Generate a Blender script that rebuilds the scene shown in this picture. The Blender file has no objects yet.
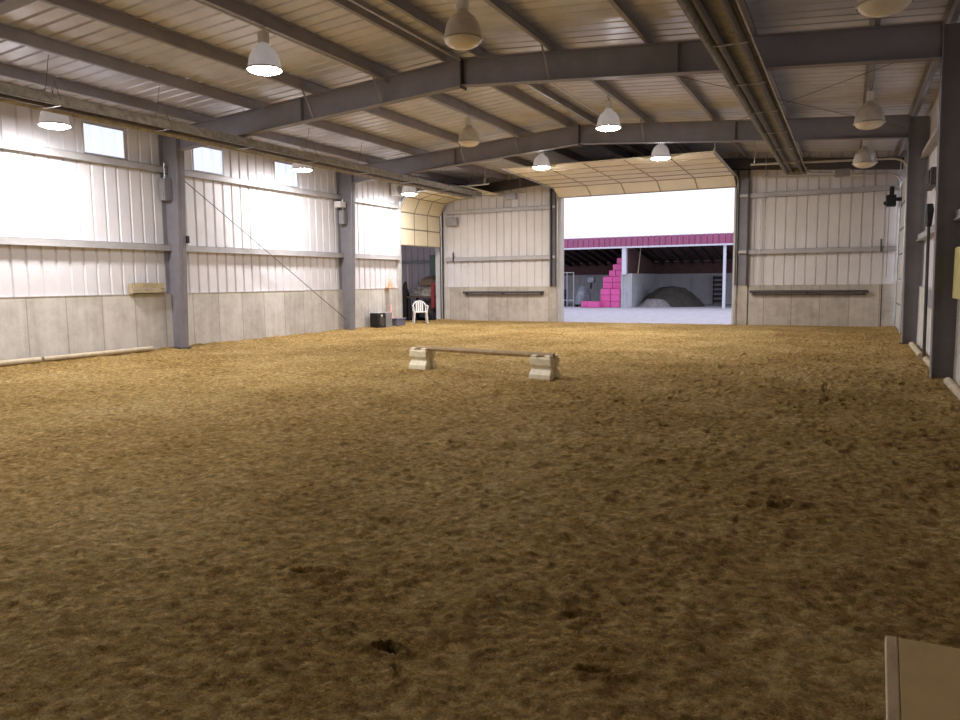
import bpy, math, random
import numpy as np
from mathutils import Vector, Matrix
random.seed(7); rng = np.random.default_rng(7)
scene = bpy.context.scene
COL = scene.collection
PI = math.pi

# ------------------------------------------------------------------ setting dimensions (metres)
XL, XR = -14.30, 1.38          # faces of the side walls
YB, YF = -6.5, 25.5            # back wall, end wall
XRIDGE = -6.49
ZC, ZG, ZH = 1.285, 2.36, 4.14 # concrete top, lower girt, upper girt
Y0, Y1, Y2 = 5.87, 12.49, 19.11
SL = 0.072
def rafter_top(x): return 5.545 - SL * abs(x - XRIDGE)
PUR = 0.21
def roof_z(x): return rafter_top(x) + PUR
DX0, DX1, DZ = -9.36, -3.42, 4.45   # open end doorway
LY0, LY1 = 22.42, 25.42             # side doorways (left and right)

# ------------------------------------------------------------------ materials
def mat(name, col, rough=0.7, metal=0.0, var=0.0, vscale=3.0, bump=0.0, bscale=30.0, spec=0.4, var2=None):
    m = bpy.data.materials.new(name); m.use_nodes = True
    nt = m.node_tree; b = nt.nodes['Principled BSDF']
    b.inputs['Base Color'].default_value = (*col, 1); b.inputs['Roughness'].default_value = rough
    b.inputs['Metallic'].default_value = metal; b.inputs['Specular IOR Level'].default_value = spec
    tc = nt.nodes.new('ShaderNodeTexCoord')
    if var > 0:
        n = nt.nodes.new('ShaderNodeTexNoise'); n.inputs['Scale'].default_value = vscale
        n.inputs['Detail'].default_value = 6; n.inputs['Roughness'].default_value = 0.65
        r = nt.nodes.new('ShaderNodeValToRGB')
        d = var2 if var2 else tuple(c * (1 - var) for c in col)
        r.color_ramp.elements[0].position = 0.32; r.color_ramp.elements[0].color = (*d, 1)
        r.color_ramp.elements[1].position = 0.62; r.color_ramp.elements[1].color = (*col, 1)
        nt.links.new(tc.outputs['Object'], n.inputs['Vector'])
        nt.links.new(n.outputs['Fac'], r.inputs['Fac']); nt.links.new(r.outputs['Color'], b.inputs['Base Color'])
    if bump > 0:
        n2 = nt.nodes.new('ShaderNodeTexNoise'); n2.inputs['Scale'].default_value = bscale; n2.inputs['Detail'].default_value = 5
        bp = nt.nodes.new('ShaderNodeBump'); bp.inputs['Strength'].default_value = bump; bp.inputs['Distance'].default_value = 0.02
        nt.links.new(tc.outputs['Object'], n2.inputs['Vector'])
        nt.links.new(n2.outputs['Fac'], bp.inputs['Height']); nt.links.new(bp.outputs['Normal'], b.inputs['Normal'])
    return m

def concrete_mat(name, axis, base, dark, pw=0.82):
    """cast concrete with vertical form-board joints every pw metres along the given axis, stains and mottling"""
    m = bpy.data.materials.new(name); m.use_nodes = True
    nt = m.node_tree; L = nt.links; b = nt.nodes['Principled BSDF']; b.inputs['Roughness'].default_value = 0.9
    b.inputs['Specular IOR Level'].default_value = 0.2
    tc = nt.nodes.new('ShaderNodeTexCoord'); sx = nt.nodes.new('ShaderNodeSeparateXYZ')
    L.new(tc.outputs['Object'], sx.inputs[0])
    def math_(op, a, bb=None):
        n = nt.nodes.new('ShaderNodeMath'); n.operation = op
        if isinstance(a, (int, float)): n.inputs[0].default_value = a
        else: L.new(a, n.inputs[0])
        if bb is not None:
            if isinstance(bb, (int, float)): n.inputs[1].default_value = bb
            else: L.new(bb, n.inputs[1])
        return n.outputs[0]
    u = math_('DIVIDE', sx.outputs[axis], pw)
    fl = math_('FLOOR', u); fr = math_('FRACT', u)
    wn = nt.nodes.new('ShaderNodeTexWhiteNoise'); wn.noise_dimensions = '1D'; L.new(fl, wn.inputs['W'])
    n = nt.nodes.new('ShaderNodeTexNoise'); n.inputs['Scale'].default_value = 2.2; n.inputs['Detail'].default_value = 8; n.inputs['Roughness'].default_value = 0.7
    L.new(tc.outputs['Object'], n.inputs['Vector'])
    mp = nt.nodes.new('ShaderNodeMapping'); mp.inputs['Scale'].default_value = (5, 5, 0.35)
    L.new(tc.outputs['Object'], mp.inputs['Vector'])
    n3 = nt.nodes.new('ShaderNodeTexNoise'); n3.inputs['Scale'].default_value = 1.6; n3.inputs['Detail'].default_value = 4
    L.new(mp.outputs[0], n3.inputs['Vector'])
    f = math_('ADD', math_('MULTIPLY', n.outputs['Fac'], 0.75), math_('MULTIPLY', n3.outputs['Fac'], 0.35))
    f = math_('ADD', f, math_('MULTIPLY', math_('SUBTRACT', wn.outputs['Value'], 0.5), 0.16))
    r = nt.nodes.new('ShaderNodeValToRGB')
    r.color_ramp.elements[0].position = 0.33; r.color_ramp.elements[0].color = (*dark, 1)
    r.color_ramp.elements[1].position = 0.68; r.color_ramp.elements[1].color = (*base, 1)
    L.new(f, r.inputs['Fac'])
    zr = nt.nodes.new('ShaderNodeMapRange'); zr.inputs[1].default_value = 1.0; zr.inputs[2].default_value = 1.285
    L.new(math_('ADD', sx.outputs[2], math_('MULTIPLY', math_('SUBTRACT', n3.outputs['Fac'], 0.5), 0.5)), zr.inputs[0])
    st = nt.nodes.new('ShaderNodeMix'); st.data_type = 'RGBA'; L.new(math_('MULTIPLY', zr.outputs[0], 0.28), st.inputs['Factor'])
    L.new(r.outputs['Color'], st.inputs[6]); st.inputs[7].default_value = (base[0]*0.78, base[1]*0.80, base[2]*0.62, 1)
    # joints
    a = math_('ABSOLUTE', math_('SUBTRACT', fr, 0.5))
    j = math_('GREATER_THAN', a, 0.5 - 0.012 / pw)
    mx = nt.nodes.new('ShaderNodeMix'); mx.data_type = 'RGBA'
    L.new(math_('MULTIPLY', j, 0.55), mx.inputs['Factor']); L.new(st.outputs[2], mx.inputs[6])
    mx.inputs[7].default_value = (*[c * 0.55 for c in dark], 1)
    L.new(mx.outputs[2], b.inputs['Base Color'])
    n2 = nt.nodes.new('ShaderNodeTexNoise'); n2.inputs['Scale'].default_value = 24; n2.inputs['Detail'].default_value = 6
    L.new(tc.outputs['Object'], n2.inputs['Vector'])
    bp = nt.nodes.new('ShaderNodeBump'); bp.inputs['Strength'].default_value = 0.3; bp.inputs['Distance'].default_value = 0.01
    L.new(math_('SUBTRACT', n2.outputs['Fac'], j), bp.inputs['Height']); L.new(bp.outputs['Normal'], b.inputs['Normal'])
    return m

def sand_mat():
    m = bpy.data.materials.new('riding_sand'); m.use_nodes = True
    nt = m.node_tree; L = nt.links; b = nt.nodes['Principled BSDF']
    b.inputs['Roughness'].default_value = 1.0; b.inputs['Specular IOR Level'].default_value = 0.05
    tc = nt.nodes.new('ShaderNodeTexCoord')
    def noise(s, d, rr=0.65):
        n = nt.nodes.new('ShaderNodeTexNoise'); n.inputs['Scale'].default_value = s; n.inputs['Detail'].default_value = d; n.inputs['Roughness'].default_value = rr
        L.new(tc.outputs['Object'], n.inputs['Vector']); return n
    n1 = noise(0.55, 4); n2 = noise(13, 5, 0.68); n3 = noise(95, 4, 0.7)
    def mul(a, k):
        n = nt.nodes.new('ShaderNodeMath'); n.operation = 'MULTIPLY'; L.new(a, n.inputs[0]); n.inputs[1].default_value = k; return n.outputs[0]
    def add(a, c):
        n = nt.nodes.new('ShaderNodeMath'); n.operation = 'ADD'; L.new(a, n.inputs[0]); L.new(c, n.inputs[1]); return n.outputs[0]
    f = add(add(mul(n1.outputs['Fac'], 0.26), mul(n2.outputs['Fac'], 0.40)), mul(n3.outputs['Fac'], 0.34))
    r = nt.nodes.new('ShaderNodeValToRGB')
    e = r.color_ramp.elements
    e[0].position = 0.37; e[0].color = (0.13, 0.073, 0.021, 1)
    e[1].position = 0.62; e[1].color = (0.84, 0.61, 0.29, 1)
    k = e.new(0.49); k.color = (0.525, 0.334, 0.113, 1)
    L.new(f, r.inputs['Fac'])
    # scattered pale chips
    v = nt.nodes.new('ShaderNodeTexVoronoi'); v.inputs['Scale'].default_value = 9; L.new(tc.outputs['Object'], v.inputs['Vector'])
    lt = nt.nodes.new('ShaderNodeMath'); lt.operation = 'LESS_THAN'; L.new(v.outputs['Distance'], lt.inputs[0]); lt.inputs[1].default_value = 0.055
    sp = nt.nodes.new('ShaderNodeSeparateColor'); L.new(v.outputs['Color'], sp.inputs[0])
    gt = nt.nodes.new('ShaderNodeMath'); gt.operation = 'GREATER_THAN'; L.new(sp.outputs[0], gt.inputs[0]); gt.inputs[1].default_value = 0.86
    mm = nt.nodes.new('ShaderNodeMath'); mm.operation = 'MULTIPLY'; L.new(lt.outputs[0], mm.inputs[0]); L.new(gt.outputs[0], mm.inputs[1])
    mx = nt.nodes.new('ShaderNodeMix'); mx.data_type = 'RGBA'; L.new(mm.outputs[0], mx.inputs['Factor'])
    L.new(r.outputs['Color'], mx.inputs[6]); mx.inputs[7].default_value = (0.75, 0.68, 0.52, 1)
    L.new(mx.outputs[2], b.inputs['Base Color'])
    def clods(sc):
        v_ = nt.nodes.new('ShaderNodeTexVoronoi'); v_.inputs['Scale'].default_value = sc; v_.inputs['Randomness'].default_value = 1.0
        wv = nt.nodes.new('ShaderNodeMix'); wv.data_type = 'VECTOR'; wv.inputs['Factor'].default_value = 0.06
        L.new(tc.outputs['Object'], wv.inputs[4]); L.new(n3.outputs['Color'], wv.inputs[5]); L.new(wv.outputs[1], v_.inputs['Vector']); return v_
    v1, v2 = clods(13), clods(34)
    h = add(add(mul(n2.outputs['Fac'], 0.6), mul(n3.outputs['Fac'], 0.22)), add(mul(v1.outputs['Distance'], -0.75), mul(v2.outputs['Distance'], -0.40)))
    # each clod has its own shade
    sv = nt.nodes.new('ShaderNodeSeparateColor'); L.new(v2.outputs['Color'], sv.inputs[0])
    mr = nt.nodes.new('ShaderNodeMapRange'); mr.inputs[3].default_value = 0.72; mr.inputs[4].default_value = 1.2; L.new(sv.outputs[0], mr.inputs[0])
    vm = nt.nodes.new('ShaderNodeVectorMath'); vm.operation = 'SCALE'; L.new(mx.outputs[2], vm.inputs[0]); L.new(mr.outputs[0], vm.inputs['Scale'])
    L.new(vm.outputs[0], b.inputs['Base Color'])
    bp = nt.nodes.new('ShaderNodeBump'); bp.inputs['Strength'].default_value = 1.0; bp.inputs['Distance'].default_value = 0.06
    L.new(h, bp.inputs['Height']); L.new(bp.outputs['Normal'], b.inputs['Normal'])
    return m

def emit_mat(name, col, s):
    m = bpy.data.materials.new(name); m.use_nodes = True; nt = m.node_tree
    nt.nodes.remove(nt.nodes['Principled BSDF']); e = nt.nodes.new('ShaderNodeEmission')
    e.inputs['Color'].default_value = (*col, 1); e.inputs['Strength'].default_value = s
    nt.links.new(e.outputs[0], nt.nodes['Material Output'].inputs['Surface']); return m

def pane_mat():
    m = bpy.data.materials.new('translucent_fibreglass'); m.use_nodes = True; nt = m.node_tree
    nt.nodes.remove(nt.nodes['Principled BSDF'])
    t = nt.nodes.new('ShaderNodeBsdfTranslucent'); t.inputs['Color'].default_value = (0.93, 0.95, 0.98, 1)
    g = nt.nodes.new('ShaderNodeBsdfDiffuse'); g.inputs['Color'].default_value = (0.8, 0.85, 0.9, 1)
    tr = nt.nodes.new('ShaderNodeBsdfTransparent'); tr.inputs['Color'].default_value = (0.9, 0.95, 1, 1)
    w = nt.nodes.new('ShaderNodeMixShader'); w.inputs[0].default_value = 0.25
    w2 = nt.nodes.new('ShaderNodeMixShader'); w2.inputs[0].default_value = 0.45
    nt.links.new(t.outputs[0], w.inputs[1]); nt.links.new(g.outputs[0], w.inputs[2])
    nt.links.new(w.outputs[0], w2.inputs[1]); nt.links.new(tr.outputs[0], w2.inputs[2])
    nt.links.new(w2.outputs[0], nt.nodes['Material Output'].inputs['Surface']); return m

LAMP = 300.0
MT = dict(
    sand=sand_mat(),
    conc_y=concrete_mat('cast_concrete_side', 1, (0.68, 0.64, 0.585), (0.43, 0.395, 0.345)),
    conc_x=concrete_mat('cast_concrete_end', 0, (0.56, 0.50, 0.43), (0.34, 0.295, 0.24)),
    conc_out=concrete_mat('weathered_concrete', 0, (0.55, 0.54, 0.56), (0.36, 0.36, 0.40), 1.2),
    sheet=mat('white_wall_sheet', (0.74, 0.71, 0.71), 0.45, 0, 0.10, 1.2),
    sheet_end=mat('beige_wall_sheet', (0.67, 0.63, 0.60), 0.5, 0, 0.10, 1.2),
    roof=mat('galvanised_roof_sheet', (0.70, 0.69, 0.74), 0.36, 0.2, 0.2, 1.5),
    steel=mat('grey_primed_steel', (0.255, 0.24, 0.26), 0.55, 0.0, 0.22, 2.0, spec=0.35),
    purlin=mat('grey_purlin_steel', (0.33, 0.315, 0.35), 0.5, 0.15, 0.2, 2.0),
    girt=mat('pale_girt_steel', (0.46, 0.435, 0.42), 0.5, 0.1, 0.2, 2.0),
    dark=mat('dark_painted_steel', (0.075, 0.066, 0.066), 0.55, 0.0, 0.3, 3.0),
    galv=mat('galvanised_metal', (0.55, 0.54, 0.53), 0.38, 0.6, 0.2, 5.0),
    dirty=mat('dusty_reflector_metal', (0.42, 0.38, 0.31), 0.5, 0.3, 0.5, 7.0),
    tube=mat('dark_heater_tube', (0.10, 0.085, 0.08), 0.5, 0.2, 0.4, 6.0),
    trim=mat('pale_steel_trim', (0.55, 0.52, 0.49), 0.5, 0, 0.15, 2.5),
    door=mat('cream_door_panel', (0.80, 0.71, 0.50), 0.5, 0, 0.10, 1.5),
    door_line=mat('brown_door_rail', (0.33, 0.26, 0.17), 0.6, 0, 0.2, 4),
    wdoor=mat('white_door_panel', (0.76, 0.74, 0.71), 0.5, 0, 0.12, 1.5),
    bell=mat('beige_lamp_bell', (0.66, 0.60, 0.50), 0.28, 0.2, 0.25, 6.0),
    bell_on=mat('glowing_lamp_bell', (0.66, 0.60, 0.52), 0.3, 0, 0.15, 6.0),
    lens_off=mat('cream_lamp_lens', (0.78, 0.70, 0.54), 0.12, 0, 0.12, 10.0, spec=0.7),
    lens_on=emit_mat('glowing_lamp_lens', (0.97, 0.96, 1.0), LAMP),
    whitebox=mat('white_enamel', (0.74, 0.72, 0.68), 0.4, 0, 0.1, 8),
    wire=mat('steel_wire', (0.16, 0.15, 0.15), 0.5, 0.3),
    wood=mat('bare_pine', (0.52, 0.42, 0.26), 0.75, 0, 0.35, 6, 0.2, 40),
    palewood=mat('weathered_pale_pole', (0.60, 0.50, 0.34), 0.75, 0, 0.3, 6, 0.2, 30),
    polewood=mat('brown_pole', (0.44, 0.31, 0.17), 0.7, 0, 0.3, 6, 0.2, 30),
    ply=mat('tan_board', (0.88, 0.65, 0.32), 0.6, 0, 0.16, 5, 0.15, 30),
    plyedge=mat('pale_batten', (0.84, 0.68, 0.43), 0.65, 0, 0.2, 12, 0.2, 30),
    block=mat('cream_plastic', (0.84, 0.75, 0.53), 0.45, 0, 0.22, 9),
    white_pl=mat('white_plastic', (0.80, 0.77, 0.72), 0.4, 0, 0.05, 9),
    black=mat('black_plastic', (0.014, 0.013, 0.013), 0.45),
    greybox=mat('grey_box', (0.30, 0.29, 0.30), 0.6, 0, 0.2, 6),
    bluegrey=mat('blue_grey_plastic', (0.20, 0.19, 0.26), 0.55, 0, 0.2, 6),
    orange=mat('orange_cone', (0.80, 0.36, 0.20), 0.5, 0, 0.1, 8),
    pinkcone=mat('faded_pink_cone', (0.80, 0.42, 0.34), 0.5, 0, 0.1, 8),
    green=mat('grey_green_cabinet', (0.16, 0.22, 0.18), 0.55, 0, 0.15, 6),
    brown=mat('brown_board', (0.20, 0.12, 0.09), 0.7, 0, 0.3, 6),
    red=mat('red_fabric', (0.35, 0.05, 0.045), 0.85, 0, 0.2, 10),
    lilac=mat('lilac_grey_sheet', (0.52, 0.48, 0.50), 0.55, 0, 0.12, 2),
    camo=mat('patterned_blanket', (0.52, 0.47, 0.40), 0.9, 0, 0.8, 9, var2=(0.05, 0.045, 0.04)),
    darkcloth=mat('dark_cloth', (0.07, 0.055, 0.05), 0.9, 0, 0.4, 9),
    tan_cloth=mat('tan_blanket', (0.33, 0.24, 0.18), 0.9, 0, 0.4, 9),
    yellow=mat('yellow_board', (0.62, 0.55, 0.20), 0.6, 0, 0.2, 4),
    pane=pane_mat(),
    gravel=mat('pale_yard_gravel', (0.56, 0.53, 0.56), 0.95, 0, 0.25, 2.5, 0.5, 18),
    fascia=mat('maroon_metal_fascia', (0.36, 0.11, 0.20), 0.5, 0, 0.12, 2),
    wroof=mat('pale_metal_roof', (0.78, 0.80, 0.84), 0.45, 0, 0.06, 1),
    wpost=mat('white_painted_post', (0.72, 0.72, 0.78), 0.5, 0, 0.08, 3),
    shedwood=mat('dark_red_boards', (0.15, 0.075, 0.07), 0.8, 0, 0.35, 3),
    rafterwood=mat('dark_rafter_wood', (0.055, 0.04, 0.04), 0.85, 0, 0.3, 3),
    pink=mat('pink_plastic_wrap', (0.80, 0.13, 0.40), 0.38, 0, 0.18, 6),
    soil=mat('dark_heap_soil', (0.075, 0.066, 0.055), 1.0, 0, 0.4, 4, 0.8, 14),
    rubble=mat('grey_rubble', (0.34, 0.31, 0.31), 0.95, 0, 0.4, 5, 0.6, 14),
    tarp=mat('grey_blue_cover', (0.30, 0.33, 0.37), 0.6, 0, 0.5, 5),
    bluedrum=mat('dark_blue_plastic', (0.06, 0.075, 0.20), 0.45, 0, 0.2, 4),
)

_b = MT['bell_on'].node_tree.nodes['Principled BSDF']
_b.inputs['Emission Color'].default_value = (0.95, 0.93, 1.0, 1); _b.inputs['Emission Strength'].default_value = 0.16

# ------------------------------------------------------------------ mesh builder
class MB:
    def __init__(s): s.v = []; s.f = []; s.smooth = False
    def add(s, vs, fs):
        n = len(s.v); s.v += [tuple(v) for v in vs]; s.f += [tuple(i + n for i in f) for f in fs]; return s
    def box(s, x0, x1, y0, y1, z0, z1):
        return s.add([(x0,y0,z0),(x1,y0,z0),(x1,y1,z0),(x0,y1,z0),(x0,y0,z1),(x1,y0,z1),(x1,y1,z1),(x0,y1,z1)],
                     [(0,3,2,1),(4,5,6,7),(0,1,5,4),(1,2,6,5),(2,3,7,6),(3,0,4,7)])
    def obox(s, c, ax, ay, az, hx, hy, hz):
        c = Vector(c); ax = Vector(ax).normalized()*hx; ay = Vector(ay).normalized()*hy; az = Vector(az).normalized()*hz
        vs = [c+i*ax+j*ay+k*az for k in (-1,1) for j in (-1,1) for i in (-1,1)]
        return s.add(vs, [(0,2,3,1),(4,5,7,6),(0,1,5,4),(1,3,7,5),(3,2,6,7),(2,0,4,6)])
    def beam(s, p0, p1, w, h, up=(0,0,1)):
        p0 = Vector(p0); p1 = Vector(p1); d = (p1-p0); L = d.length; d.normalize()
        side = d.cross(Vector(up)); side = side.normalized() if side.length > 1e-6 else Vector((1,0,0)); u = side.cross(d)
        return s.obox((p0+p1)/2, d, side, u, L/2, w/2, h/2)
    def tube(s, pts, r, n=8, caps=True):
        s.smooth = True
        pts = [Vector(p) for p in pts]; rs = r if isinstance(r, (list, tuple)) else [r]*len(pts)
        rings = []; prev = None
        for i, p in enumerate(pts):
            a = pts[max(0,i-1)]; b = pts[min(len(pts)-1,i+1)]; d = (b-a).normalized()
            if prev is None:
                u = d.cross(Vector((0,0,1)))
                if u.length < 1e-3: u = d.cross(Vector((1,0,0)))
            else: u = prev - d*prev.dot(d)
            u.normalize(); prev = u; w = d.cross(u)
            rings.append([p + (u*math.cos(2*PI*k/n) + w*math.sin(2*PI*k/n))*rs[i] for k in range(n)])
        vs = [v for rg in rings for v in rg]
        fs = [(i*n+k, i*n+(k+1)%n, (i+1)*n+(k+1)%n, (i+1)*n+k) for i in range(len(pts)-1) for k in range(n)]
        if caps: fs += [tuple(range(n))[::-1], tuple((len(pts)-1)*n+k for k in range(n))]
        return s.add(vs, fs)
    def lathe(s, prof, n=24, c=(0,0,0), caps=(True, True)):
        s.smooth = True
        vs = [(c[0]+r*math.cos(2*PI*k/n), c[1]+r*math.sin(2*PI*k/n), c[2]+z) for r, z in prof for k in range(n)]
        fs = [(i*n+k, i*n+(k+1)%n, (i+1)*n+(k+1)%n, (i+1)*n+k) for i in range(len(prof)-1) for k in range(n)]
        if caps[0]: fs.append(tuple(range(n))[::-1])
        if caps[1]: fs.append(tuple((len(prof)-1)*n+k for k in range(n)))
        return s.add(vs, fs)
    def prism(s, poly, f, t0, t1):
        """poly: 2D outline, f(u, v, t) -> 3D point"""
        n = len(poly)
        vs = [f(u, v, t0) for u, v in poly] + [f(u, v, t1) for u, v in poly]
        fs = [tuple(range(n))[::-1], tuple(range(n, 2*n))] + [(i, (i+1)%n, n+(i+1)%n, n+i) for i in range(n)]
        return s.add(vs, fs)
    def build(s, name, m, parent=None, bevel=0, loc=None):
        me = bpy.data.meshes.new(name)
        off = Vector((0,0,0))
        if parent is not None: off = Vector(parent['_w'])
        elif loc is not None: off = Vector(loc)
        me.from_pydata([tuple(Vector(v)-off) for v in s.v], [], s.f); me.validate()
        import bmesh
        bm = bmesh.new(); bm.from_mesh(me); bmesh.ops.recalc_face_normals(bm, faces=bm.faces); bm.to_mesh(me); bm.free()
        if s.smooth:
            for p in me.polygons: p.use_smooth = True
            me.set_sharp_from_angle(angle=math.radians(40))
        me.materials.append(MT[m])
        o = bpy.data.objects.new(name, me); COL.objects.link(o)
        if parent is not None:
            o.parent = parent; o['_w'] = parent['_w']
        else:
            o.location = off; o['_w'] = tuple(off)
        if bevel:
            b = o.modifiers.new('bevel', 'BEVEL'); b.width = bevel; b.segments = 2; b.limit_method = 'ANGLE'
        return o

def tag(o, label=None, cat=None, group=None, kind=None):
    if label: o['label'] = label
    if cat: o['category'] = cat
    if group: o['group'] = group
    if kind: o['kind'] = kind
    return o
def thing(name, loc, label, cat, group=None, kind=None):
    o = bpy.data.objects.new(name, None); COL.objects.link(o); o.location = loc; o['_w'] = tuple(loc)
    o.empty_display_size = 0.2
    return tag(o, label, cat, group, kind)
def struct(o, label=None): o['kind'] = 'structure'; o['label'] = label or o.get('label', ''); return o
def copy_tree(o, loc, label):
    c = o.copy(); COL.objects.link(c); c.location = loc; c['label'] = label
    for ch in o.children:
        d = ch.copy(); COL.objects.link(d); d.parent = c
        for g in ch.children:
            e = g.copy(); COL.objects.link(e); e.parent = d
    return c

# ------------------------------------------------------------------ numpy noise
def vnoise(x, y, seed):
    xi = np.floor(x).astype(int); yi = np.floor(y).astype(int); xf = x-xi; yf = y-yi
    def h(a, b):
        n = (a*374761393 + b*668265263 + seed*982451653) & 0xffffffff
        n = ((n ^ (n >> 13)) * 1274126177) & 0xffffffff
        return ((n ^ (n >> 16)) & 0xffff) / 65535.0
    u = xf*xf*(3-2*xf); v = yf*yf*(3-2*yf)
    return (h(xi,yi)*(1-u)+h(xi+1,yi)*u)*(1-v) + (h(xi,yi+1)*(1-u)+h(xi+1,yi+1)*u)*v
def fbm(x, y, oct, seed):
    t = 0; a = 1; s = 0
    for i in range(oct):
        t = t + a*vnoise(x*2**i, y*2**i, seed+i); s += a; a *= 0.55
    return t/s - 0.5

# ------------------------------------------------------------------ floor: trodden riding sand
def spaced(a, b, f):
    out = [a]
    while out[-1] < b: out.append(out[-1] + f(out[-1]))
    out[-1] = b
    return np.array(out)
gy = spaced(YB, YF-0.0, lambda y: 0.12 if y < 1.3 else (0.0125 + max(0, y-3)*0.0050))
gx = spaced(-XR-0.02, -XL+0.02, lambda x: 0.0145 + max(0, x-2.2)*0.0075)   # measured from the right wall to the left
gx = -gx[::-1]
GX, GY = np.meshgrid(gx, gy)
GZ = 0.05*fbm(GX*0.8, GY*0.8, 3, 11) + 0.050*fbm(GX*2.6, GY*2.6, 4, 31) + (0.030+0.040*np.clip((GY-4)/8, 0, 1))*fbm(GX*7, GY*7, 4, 51) + 0.030*np.maximum(0, fbm(GX*16, GY*16, 3, 71)-0.08) + 0.030*np.maximum(0, fbm(GX*32+5, GY*32, 2, 91)-0.10)
def stamp(cx, cy, ang, la, lb, depth, rim):
    R = max(la, lb)*2.2
    i0, i1 = np.searchsorted(gy, [cy-R, cy+R]); j0, j1 = np.searchsorted(gx, [cx-R, cx+R])
    if i1 <= i0 or j1 <= j0: return
    X = GX[i0:i1, j0:j1]-cx; Y = GY[i0:i1, j0:j1]-cy
    c, s = math.cos(ang), math.sin(ang)
    d = np.sqrt(((X*c+Y*s)/la)**2 + ((-X*s+Y*c)/lb)**2)
    GZ[i0:i1, j0:j1] += -depth*np.exp(-(d**4)*0.9) + rim*np.exp(-((d-1.35)**2)*9)
for _ in range(9000):
    y = 1.5 + 23.5*rng.random()**1.25; x = XL + (XR-XL)*rng.random()
    q = rng.random()**2; fd = min(max((y-1.5)/6, 0.25), 1.5); stamp(x, y, rng.random()*PI, 0.03+0.06*rng.random(), 0.025+0.045*rng.random(), (0.004+0.022*q)*fd, (0.002+0.012*q)*fd)
stamp(-1.04, 3.10, 0.1, 0.075, 0.03, 0.065, 0.02); stamp(-1.0, 2.98, 0.1, 0.05, 0.05, 0.02, 0.01)          # two deep hoof prints in the foreground
stamp(-1.66, 2.45, 0.2, 0.055, 0.028, 0.06, 0.02)
stamp(-1.54, 2.34, -0.6, 0.05, 0.016, 0.035, 0.014)
stamp(-0.80, 2.62, 0.3, 0.09, 0.035, 0.04, 0.02)
stamp(-2.45, 2.95, 0.3, 0.11, 0.035, 0.04, 0.02)
stamp(-0.35, 5.2, 0.3, 0.09, 0.06, 0.05, 0.02)
edge = np.exp(-(np.minimum(GX-XL, XR-GX)/0.45)**2)*0.045 + np.exp(-((YF-GY)/0.5)**2)*0.02
flat = np.clip((YF-0.6-GY)/1.2, 0.0, 1.0)*0.85+0.15
GZ = GZ*flat + edge - 0.012
ny, nx = GX.shape
verts = np.stack([GX, GY, GZ], -1).reshape(-1, 3)
idx = np.arange(ny*nx).reshape(ny, nx)
faces = np.stack([idx[:-1,:-1], idx[:-1,1:], idx[1:,1:], idx[1:,:-1]], -1).reshape(-1, 4)
me = bpy.data.meshes.new('floor'); me.from_pydata(verts.tolist(), [], faces.tolist())
for p in me.polygons: p.use_smooth = True
me.materials.append(MT['sand'])
floor = bpy.data.objects.new('floor', me); COL.objects.link(floor)
tag(floor, 'brown riding sand churned by hooves covering the whole arena', kind='structure')
def ground_z(x, y):
    i = min(max(np.searchsorted(gy, y), 0), ny-1); j = min(max(np.searchsorted(gx, x), 0), nx-1); return float(GZ[i, j])

# ------------------------------------------------------------------ profiled sheet
PER = 0.305
def prof(u):
    t = (u % PER)
    k = [(0,0),(0.236,0),(0.256,1),(0.284,1),(0.305,0)]
    for (a, p), (b, q) in zip(k, k[1:]):
        if t <= b: return p+(q-p)*(t-a)/(b-a)
    return 0
def breaks(u0, u1, extra=()):
    bs = {round(u0,5), round(u1,5)}
    k = math.floor(u0/PER)-1
    while k*PER < u1:
        for d in (0, 0.236, 0.256, 0.284):
            u = k*PER+d
            if u0 < u < u1: bs.add(round(u,5))
        k += 1
    for e in extra:
        if u0 < e < u1: bs.add(round(e,5))
    return sorted(bs)
def sheet(mb, P, u0, u1, zf, depth=0.035, holes=()):
    """P(u, z, d): point; zf(u): (z0, z1); holes: (ua, ub, za, zb) cut out"""
    bs = breaks(u0, u1, [h[0] for h in holes]+[h[1] for h in holes])
    for a, b in zip(bs, bs[1:]):
        mid = (a+b)/2; da = prof(a)*depth; db = prof(b)*depth
        za0, za1 = zf(a); zb0, zb1 = zf(b)
        spans = [(za0, za1, zb0, zb1)]
        for h in holes:
            if h[0] < mid < h[1]:
                spans = [(za0, h[2], zb0, h[2]), (h[3], za1, h[3], zb1)]
        for p0, p1, q0, q1 in spans:
            mb.add([P(a,p0,da), P(b,q0,db), P(b,q1,db), P(a,p1,da)], [(0,1,2,3)])

def girt_y(x, sgn, y0, y1, z):      # Z-section wall rail along Y; sgn = direction into the room
    m = MB(); d = 0.13
    m.box(*sorted((x, x+sgn*d)), y0, y1, z+0.058, z+0.065); m.box(*sorted((x, x+sgn*0.06)), y0, y1, z-0.080, z-0.073)
    m.box(*sorted((x+sgn*d, x+sgn*(d-0.008))), y0, y1, z-0.075, z+0.065); m.box(*sorted((x+sgn*d, x+sgn*(d+0.028))), y0, y1, z-0.080, z-0.062)
    m.box(*sorted((x+sgn*d, x+sgn*(d-0.06))), y0, y1, z-0.080, z-0.073)
    return m
def girt_x(y, x0, x1, z):
    m = MB(); d = 0.13
    m.box(x0, x1, y-d, y, z+0.058, z+0.065); m.box(x0, x1, y-d, y-d+0.008, z-0.075, z+0.065)
    m.box(x0, x1, y-d-0.028, y-d, z-0.080, z-0.062); m.box(x0, x1, y-d, y-d+0.06, z-0.080, z-0.073)
    return m

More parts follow.
